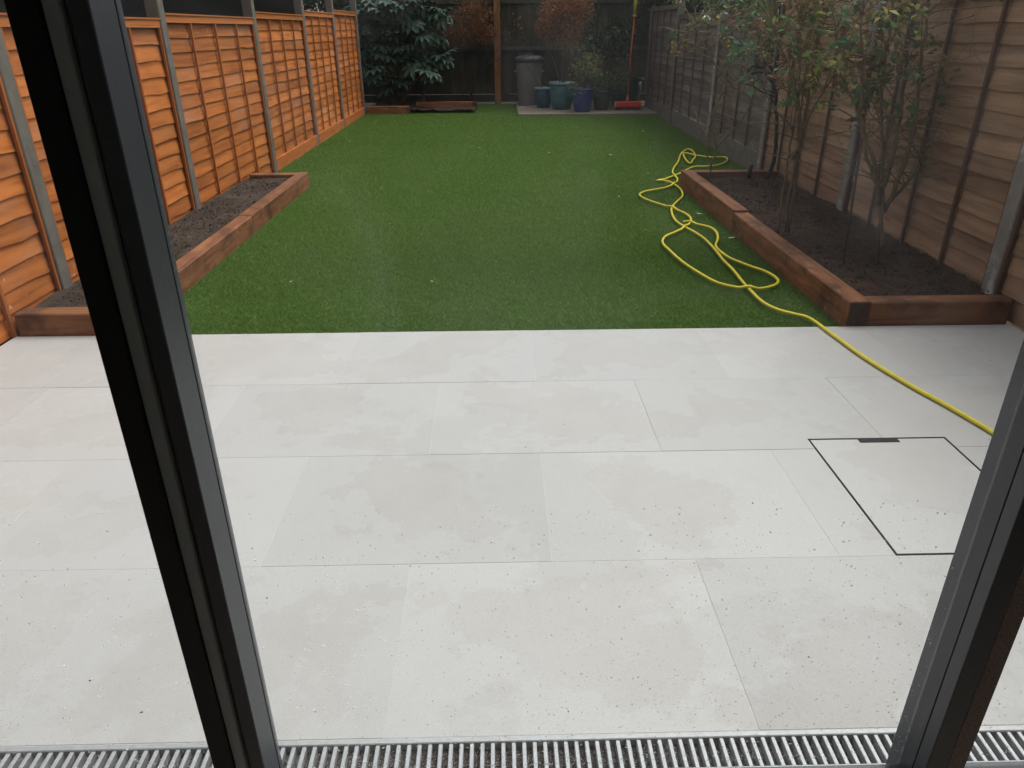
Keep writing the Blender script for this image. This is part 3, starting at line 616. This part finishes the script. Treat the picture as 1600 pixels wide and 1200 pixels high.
# ------------------------------------------------------------------ pots, bin, broom
M['teal']=plain('glazed_teal_pot',(.035,.11,.125),.3,0,.3,7,0,.5); M['tealrim']=plain('glazed_pale_teal_rim',(.10,.19,.20),.3,0,.25,9,0,.5)
M['slateblue']=plain('glazed_slate_blue_pot',(.025,.075,.12),.3,0,.25,7,0,.5)
M['cobalt']=plain('glazed_cobalt_pot',(.014,.03,.16),.25,0,.25,7,0,.5); M['dkgreen']=plain('dark_green_plastic',(.016,.038,.033),.4,0,.2,7)
M['bin']=plain('grey_plastic_bin',(.15,.145,.15),.55,0,.14,4); M['binlid']=plain('dark_grey_lid',(.055,.055,.06),.5,0,.2,6)
M['red']=plain('red_plastic',(.55,.035,.02),.4,0,.08,20); M['amber']=plain('amber_plastic',(.55,.22,.04),.4,0,.08,20); M['redpole']=plain('red_painted_pole',(.42,.05,.03),.4,0,.1,20); M['olive']=plain('olive_yellow_grip',(.25,.24,.03),.5,0,.1,20); M['bristle']=plain('dark_red_bristles',(.10,.012,.01),.8,0,.4,120,.5)
SZ=.019
def pot(name,label,x,y,r,h,mat,rimmat,belly=1.0,rim=.03):
    e=empty(name,(x,y,SZ)); tag(e,label,'plant pot','pots on the concrete slab')
    MB().lathe([(0,.0),(r*.70,.0),(r*.74,.01),(r*.9*belly,h*.35),(r*.98*belly,h*.62),(r*.95,h*.82),(r*.93,h*.9),(r*.84,h*.9),(r*.84,h*.80),(0,h*.80)],28).build('body',M[mat],e,True)
    MB().lathe([(r*.93,h*.89),(r*1.04,h*.90),(r*1.08,h*.94),(r*1.05,h),(r*.92,h*1.0),(r*.86,h*.95),(r*.86,h*.88)],28).build('rim',M[rimmat],e,True)
    MB().lathe([(0,h*.865),(r*.5,h*.87),(r*.858,h*.855)],20).build('soil',M['soil'],e,True)
    return e
P1=pot('plant_pot','small slate blue glazed pot between the grey bin and the big teal pot',.915,15.15,.175,.36,'slateblue','tealrim')
P2=pot('plant_pot','big teal glazed pot with pale rolled rim holding the brown shrub',1.235,14.78,.235,.48,'teal','tealrim',1.03)
P3=pot('plant_pot','cobalt blue glazed pot standing at the front of the slab',1.575,14.30,.195,.40,'cobalt','cobalt',.98)
P4=pot('plant_pot','dark green plastic pot between the cobalt pot and the broom',1.97,14.62,.175,.33,'dkgreen','dkgreen',.98)
P5=pot('plant_tub','very dark green wide tub behind the broom in the corner',2.52,15.35,.33,.52,'dkgreen','dkgreen',1.0)
be=empty('dustbin',(.655,15.72,SZ)); tag(be,'tall grey plastic bin with dark lid in front of the old back fence','bin')
MB().lathe([(0,0),(.215,0),(.225,.02),(.255,.75),(.258,.80),(.24,.80),(0,.79)],28).build('body',M['bin'],be,True)
_lid=MB().lathe([(.262,.79),(.275,.795),(.278,.84),(.262,.875),(.2,.90),(.07,.915),(0,.915)],28).build('lid',M['binlid'],be,True)
MB().box(-.06,.06,-.014,.014,.91,.945,.006).build('lid_handle',M['binlid'],_lid)
for s in (-1,1): MB().box(s*.265-.028,s*.265+.028,-.05,.05,.60,.64,.008).build('handle',M['bin'],be)
br=empty('broom',(2.455,14.50,SZ)); tag(br,'red broom standing upright on its head by the fence corner','broom')
_head=MB().box(-.235,.235,-.045,.045,.055,.15,.012).build('head',M['red'],br)
for s in (-1,1): MB().box(s*.243-.018,s*.243+.018,-.044,.044,.058,.147,.008).build('end_cap',M['amber'],_head)
m=MB()
for i in range(48):
    for j in range(3):
        x=-.235+.47*(i+.5)/48; y=-.03+.03*j; m.tube([(x,y,.054),(x+random.uniform(-.006,.006),y+random.uniform(-.006,.006),0.0)],[.0045,.003],4,False)
m.build('bristles',M['bristle'],_head)
_hd=MB().tube([(-.02,0,.14),(.0,.05,.9),(.035,.09,1.60)],[.0135,.0125,.0125],8).build('handle',M['redpole'],br,True)
MB().lathe([(0,0),(.034,0),(.036,.03),(.022,.07),(.016,.12),(0,.12)],12,(-.02,0,.135)).build('socket',M['red'],_head,True)
MB().lathe([(0,0),(.035,0),(.037,.02),(.016,.045),(0,.045)],12,(.035,.09,1.56)).build('collar',M['amber'],_hd,True)
MB().tube([(.037,.093,1.60),(.042,.10,1.9)],[.03,.034],10).build('grip',M['olive'],_hd,True)
# plants in the pots
def potplant(name,label,e,h,dirs,L,r,depth,nleaf,size,mat,bark,seed,spread=.5,kids=3,jit=.5):
    rs=random.Random(seed); p=e.location; q=empty(name,(p.x,p.y,p.z+h)); tag(q,label,'plant'); m=MB(); tips=[]
    for d in dirs: grow(m,(rs.uniform(-.05,.05),rs.uniform(-.05,.05),-.02),d,L*rs.uniform(.85,1.1),r,depth,tips,rs,spread,-.01,6,kids)
    m.build('stem',M[bark],q,True)
    if nleaf:
        idx=[rs.randrange(len(tips)) for _ in range(nleaf)]; P=[tips[i][0]+Vector((rs.gauss(0,.04),rs.gauss(0,.04),rs.gauss(0,.04))) for i in idx]
        leaves('foliage',P,[tips[i][1] for i in idx],size,M[mat],q,jit=jit)
    return q
def brown_top(root,pts,n,size,mat,spread):
    P=[];D=[]
    for (c,rad) in pts:
        u=rng.normal(0,1,(n,3)); u/=np.linalg.norm(u,axis=1,keepdims=True); P.append(np.array(c)+u*(rng.uniform(0,1,n)**.5)[:,None]*np.array(rad)); D.append(u*.5+rng.normal(0,.5,(n,3)))
    leaves('foliage',np.concatenate(P),np.concatenate(D),size,M[mat],root,.13,.5)
q2=potplant('potted_shrub','tall twiggy shrub with dry russet foliage in the big teal pot',P2,.41,[(-.1,0,1),(.12,.05,1),(.3,.1,1),(-.25,.1,1)],1.35,.013,3,0,.1,'leaf_dry','bark',21,.45,3)
brown_top(q2,[((.05,0,.98),(.34,.26,.26)),((-.12,.05,1.25),(.34,.26,.27)),((.22,.05,1.3),(.34,.26,.30)),((.0,.0,.78),(.30,.22,.14)),((-.3,.0,1.0),(.2,.2,.2))],1500,.085,'leaf_dry',.3)
potplant('potted_shrub','bushy plant with small green and reddish leaves in the cobalt pot',P3,.34,[(-.2,0,1),(.2,0,1),(0,.1,1),(.4,0,.9),(-.4,.1,.9),(0,-.3,.8)],.50,.006,2,1100,.045,'leaf_rose','bark_dark',22,.7,4)
potplant('potted_shrub','low dark leafy plant filling the dark green pot',P4,.28,[(-.5,0,.7),(.5,0,.7),(0,-.3,.8),(.2,.2,1),(-.2,.1,1),(.6,-.2,.4)],.36,.005,2,1300,.045,'leaf_mid','bark_dark',23,.8,4)
potplant('potted_shrub','dark spiky-leaved shrub growing from the wide tub behind the broom',P5,.45,[(-.3,0,1),(.2,0,1),(0,.2,1),(-.5,-.1,.8)],1.0,.011,2,1300,.11,'leaf_dark','bark',24,.6,4)
potplant('potted_shrub','bare grey twiggy plant beside the grey bin in the small pot',P1,.31,[(-.25,0,1),(-.1,.1,1),(-.4,.15,1)],1.0,.007,2,60,.05,'leaf_dry','bark',25,.4,3)
potplant('trailing_plant','small pale-leaved trailing plant hanging beside the cobalt pot',P3,.36,[(-.8,-.5,.05),(-.6,-.7,-.3)],.2,.003,1,70,.05,'leaf_bright','bark_green',26,.4,2)
# climbing russet shrub left of the timber post
rsx=empty('russet_shrub',(-.55,15.95,.05)); tag(rsx,'russet brown leafy shrub against the old back fence beside the timber post','shrub')
m=MB(); tp=[]; rs=random.Random(31)
for d in [(-.2,0,1),(.15,0,1),(.3,.1,1),(0,.1,1)]: grow(m,(rs.uniform(-.1,.1),0,-.08),d,1.6,.016,2,tp,rs,.4,0,6,3)
m.build('stem',M['bark_dark'],rsx,True); brown_top(rsx,[((.0,0,1.35),(.42,.25,.26)),((.12,0,1.62),(.42,.25,.25)),((-.2,.0,1.2),(.34,.2,.18)),((.3,0,1.25),(.3,.2,.18))],1500,.085,'leaf_dry',.3)

# ------------------------------------------------------------------ roses and climbers in the planted bed
def bedplant(name,label,cat,base,stems,bark,r0,ntw,twL,nleaf,size,mat,seed,leafz=.6,tsp=.8,kids=2,depth=2):
    """stems: polylines as (px,py,Y) traced on the photograph, placed at the plant's own distance"""
    rs=random.Random(seed); b=Vector(base); e=empty(name,b); tag(e,label,cat); m=MB(); tips=[]
    for st in stems:
        P=[VY(x,y,Y)-b for x,y,Y in st]; cc=catmull(P,5); n=len(cc); cc=[p+Vector((rs.gauss(0,.004),rs.gauss(0,.004),0)) for p in cc]
        m.tube(cc,[max(.003,r0*(1-.72*i/(n-1))) for i in range(n)],6)
        for k in range(ntw):
            i=rs.randint(int(n*.35),n-1); grow(m,cc[i],(rs.gauss(0,.8)-.15,rs.gauss(0,.6),rs.uniform(.1,1)),twL*rs.uniform(.5,1.2),.0042,depth,tips,rs,tsp,-.02,5,kids,.0011)
    m.build('stem',M[bark],e,True)
    if nleaf:
        good=[t for t in tips if t[0].z+b.z>leafz] or tips
        P=[];D=[];rr=[]
        for k in range(nleaf//9):
            t=rs.choice(good); u=rs.random()
            for j in range(9):
                P.append(t[0]-t[1]*.011*j+Vector((rs.gauss(0,.022),rs.gauss(0,.022),rs.gauss(0,.022)))); D.append(t[1]*.5+Vector((rs.gauss(0,.7),rs.gauss(0,.7),rs.gauss(-.2,.5)))); rr.append(min(1,max(0,u+rs.gauss(0,.08))))
        leaves('foliage',P,D,size,M[mat],e,.55,.2,np.array(rr))
    return e
b1=G(1108,281,.10)
bedplant('rose_bush','slender forked rose bush at the far end of the planted bed','rose',b1,
  [[(1108,281,b1.y),(1111,258,b1.y),(1102,233,b1.y+.02),(1108,200,b1.y+.05),(1120,160,b1.y+.05),(1150,140,b1.y+.1),(1190,110,b1.y+.1)],[(1110,262,b1.y),(1119,230,b1.y),(1112,190,b1.y-.02),(1130,130,b1.y-.03),(1125,80,b1.y),(1150,30,b1.y),(1140,-30,b1.y)],[(1119,230,b1.y),(1160,185,b1.y+.05),(1180,140,b1.y+.1),(1200,60,b1.y+.1),(1220,-20,b1.y+.1)],[(1150,140,b1.y+.1),(1110,90,b1.y),(1080,30,b1.y),(1060,-10,b1.y)]],
  'bark_green',.009,16,.36,420,.05,'leaf_rose',41,1.15,kids=2)
b2=G(1198,280,.10)
bedplant('climbing_rose','thick dark-stemmed climber pruned and tied at fence height in the bed','rose',b2,
  [[(1198,280,b2.y),(1208,255,b2.y),(1212,230,b2.y),(1213,180,b2.y),(1211,140,b2.y),(1202,118,b2.y),(1207,80,b2.y),(1216,40,b2.y),(1222,-30,b2.y)]],'bark_dark',.022,34,.55,520,.055,'leaf_rose',42,1.1,.7,kids=2)
tie=MB()
c=VY(1190,107,b2.y)
tie.tube(catmull([VY(x,y,b2.y-.02) for x,y in [(1168,112),(1178,103),(1190,106),(1200,99),(1206,112),(1198,116),(1185,112),(1174,116)]],4),.012,6); tag(tie.build('plant_tie',M['rubber'],None,True),'black rubber strap knotted round the pruned climber','strap')
st=MB().tube([G(1170,279,.08),G(1170,279,.10)+Vector((0,0,.04)),G(1170,279,.10)+Vector((.005,0,.13))],[.022,.02,.019],8); tag(st.build('sawn_stump',M['bark_dark'],None,True),'short sawn-off dark stump in the soil beside the thick climber','stump')
b3=G(1228,364,.10)
bedplant('rose_bush','clump of upright greenish rose canes in the middle of the bed','rose',b3,
  [[(1215,366,b3.y),(1222,310,b3.y),(1232,250,b3.y+.05),(1238,200,b3.y+.1),(1250,120,b3.y+.15),(1246,60,b3.y+.15),(1255,-30,b3.y+.2)],[(1232,364,b3.y),(1240,300,b3.y),(1246,240,b3.y+.05),(1250,180,b3.y+.1),(1262,100,b3.y+.15),(1290,30,b3.y+.15),(1300,-40,b3.y+.15)],[(1226,362,b3.y),(1234,300,b3.y),(1250,200,b3.y+.05),(1240,120,b3.y),(1210,50,b3.y),(1195,-30,b3.y)],[(1238,250,b3.y),(1262,190,b3.y+.1),(1300,110,b3.y+.2),(1310,40,b3.y+.2),(1330,-30,b3.y+.2)]],
  'bark_green',.010,20,.38,620,.06,'leaf_rose',43,.95,kids=2)
b4=G(1379,386,.10)
bedplant('rose_bush','old gnarled rose bush with many branches against the brown fence','rose',b4,
  [[(1379,390,b4.y),(1375,345,b4.y),(1372,300,b4.y),(1352,235,b4.y),(1338,170,b4.y+.1),(1312,110,b4.y+.15),(1305,40,b4.y+.1),(1290,-40,b4.y+.1)],[(1378,388,b4.y),(1378,330,b4.y),(1380,270,b4.y+.03),(1378,150,b4.y+.05),(1385,80,b4.y+.05),(1400,-30,b4.y+.1)],[(1382,330,b4.y),(1408,270,b4.y-.03),(1430,190,b4.y),(1440,90,b4.y),(1450,20,b4.y),(1445,-40,b4.y)],[(1374,320,b4.y),(1365,250,b4.y-.05),(1345,190,b4.y-.05),(1350,120,b4.y-.1),(1345,40,b4.y-.1),(1360,-40,b4.y-.1)],[(1378,300,b4.y),(1398,230,b4.y+.05),(1410,150,b4.y+.1),(1420,60,b4.y+.1),(1430,-40,b4.y+.1)],[(1385,320,b4.y),(1430,270,b4.y+.02),(1450,230,b4.y+.02)]],
  'bark_green',.016,22,.36,1050,.06,'leaf_rose',44,.85,kids=2)
for (x,y,zt,lab) in ((1318,408,(1347,215),'thin dark plant stake by the gnarled rose, further from the sleeper corner'),(1372,410,(1374,350),'short thin stake at the foot of the gnarled rose bush')):
    p=G(x,y,.095); q=VY(*zt,p.y+.03); tag(MB().tube([p-Vector((0,0,.05)),p,q],.007,6).build('plant_stake',M['bark_dark'],None,True),lab,'stake')
# white blooms
def bloom(px,py,Y,s,label):
    c=VY(px,py,Y); e=empty('rose_bloom',c); tag(e,label,'flower','white roses')
    me=None
    for k in range(14):
        a=k*2.4; t=.25+.75*k/14; d=Vector((math.cos(a)*t,math.sin(a)*t,1.1-t)).normalized(); sd=d.cross(Vector((0,0,1)))
        sd=sd.normalized(); u=sd.cross(d)
        v=[d*s*.1,d*s*.55+sd*s*.4+u*s*.1,d*s*.95+sd*s*.2,d*s*.95-sd*s*.2,d*s*.55-sd*s*.4+u*s*.1]; meshobj('petal',v,[(0,1,2,3,4)],M['white'],e)
bloom(1103,34,b1.y,.055,'larger white rose bloom against the grey fence top'); bloom(1190,36,b1.y+.1,.04,'smaller white rose bloom among the twigs near the pruned climber')

# ------------------------------------------------------------------ small litter
def dryleaf(x,y,z,s,mat,label,cat='leaf'):
    a=random.uniform(0,6.28); ca,sa=math.cos(a),math.sin(a); pts=[(-1,0,.1),(-.3,.35,.25),(.4,.3,.15),(1,0,.3),(.4,-.3,.2),(-.3,-.35,.1),(0,0,.0)]
    v=[(x+s*(ca*p-sa*q),y+s*(sa*p+ca*q),z+s*r) for p,q,r in pts]; f=[(0,5,6),(5,4,6),(4,3,6),(3,2,6),(2,1,6),(1,0,6)]
    tag(meshobj('fallen_leaf',v,[q[::-1] for q in f],mat),label,cat,'fallen leaves on the lawn')
M['paleleaf']=plain('pale_fallen_leaf',(.42,.38,.20),.7,0,.15,30)
LL={(1095,335):'largest pale fallen leaf, between the hose and the planted bed sleeper',(967,307):'small yellow fallen leaf beside the outermost bend of the hose',(1143,372):'fallen leaf lying against the planted bed sleeper',(1013,271):'small fallen leaf just beyond the hose crossing',(547,221):'small fallen leaf near the far posts of the orange fence',(440,335):'tiny fallen leaf beside the small bed sleeper'}
for (x,y,s) in [(1095,335,.045),(967,307,.02),(1013,271,.02),(1042,286,.02),(860,239,.035),(955,242,.035),(750,231,.025),(893,246,.02),(676,196,.02),(547,221,.025),(1005,205,.03),(1022,223,.02),(1143,372,.03),(675,440,.018),(440,335,.015),(520,284,.015),(455,440,.012),(610,350,.014)]:
    p=G(x,y,.012); dryleaf(p.x,p.y,p.z,s,M['paleleaf'],LL.get((x,y),'small pale fallen leaf lying on the open artificial lawn'))
m=MB()
for _ in range(260):
    y=PY0+.02+random.random()**1.5*2.3; x=random.uniform(-1.9,2.4); s=random.uniform(.0006,.0014)*(1.8 if random.random()<.1 else 1); a=random.uniform(0,3)
    m.add([(x+s*math.cos(a+i*1.57)*(1.6 if i%2 else .8),y+s*math.sin(a+i*1.57)*(1.6 if i%2 else .8),.0012) for i in range(4)]+[(x,y,.0012+s*.8)],[(0,1,4),(1,2,4),(2,3,4),(3,0,4)])
M['gritdark']=plain('dark_grit',(.06,.055,.05),.8,0,.3,40)
tag(m.build('patio_grit',M['gritdark']),'scattered specks of dark grit on the pale patio','grit',kind='stuff')
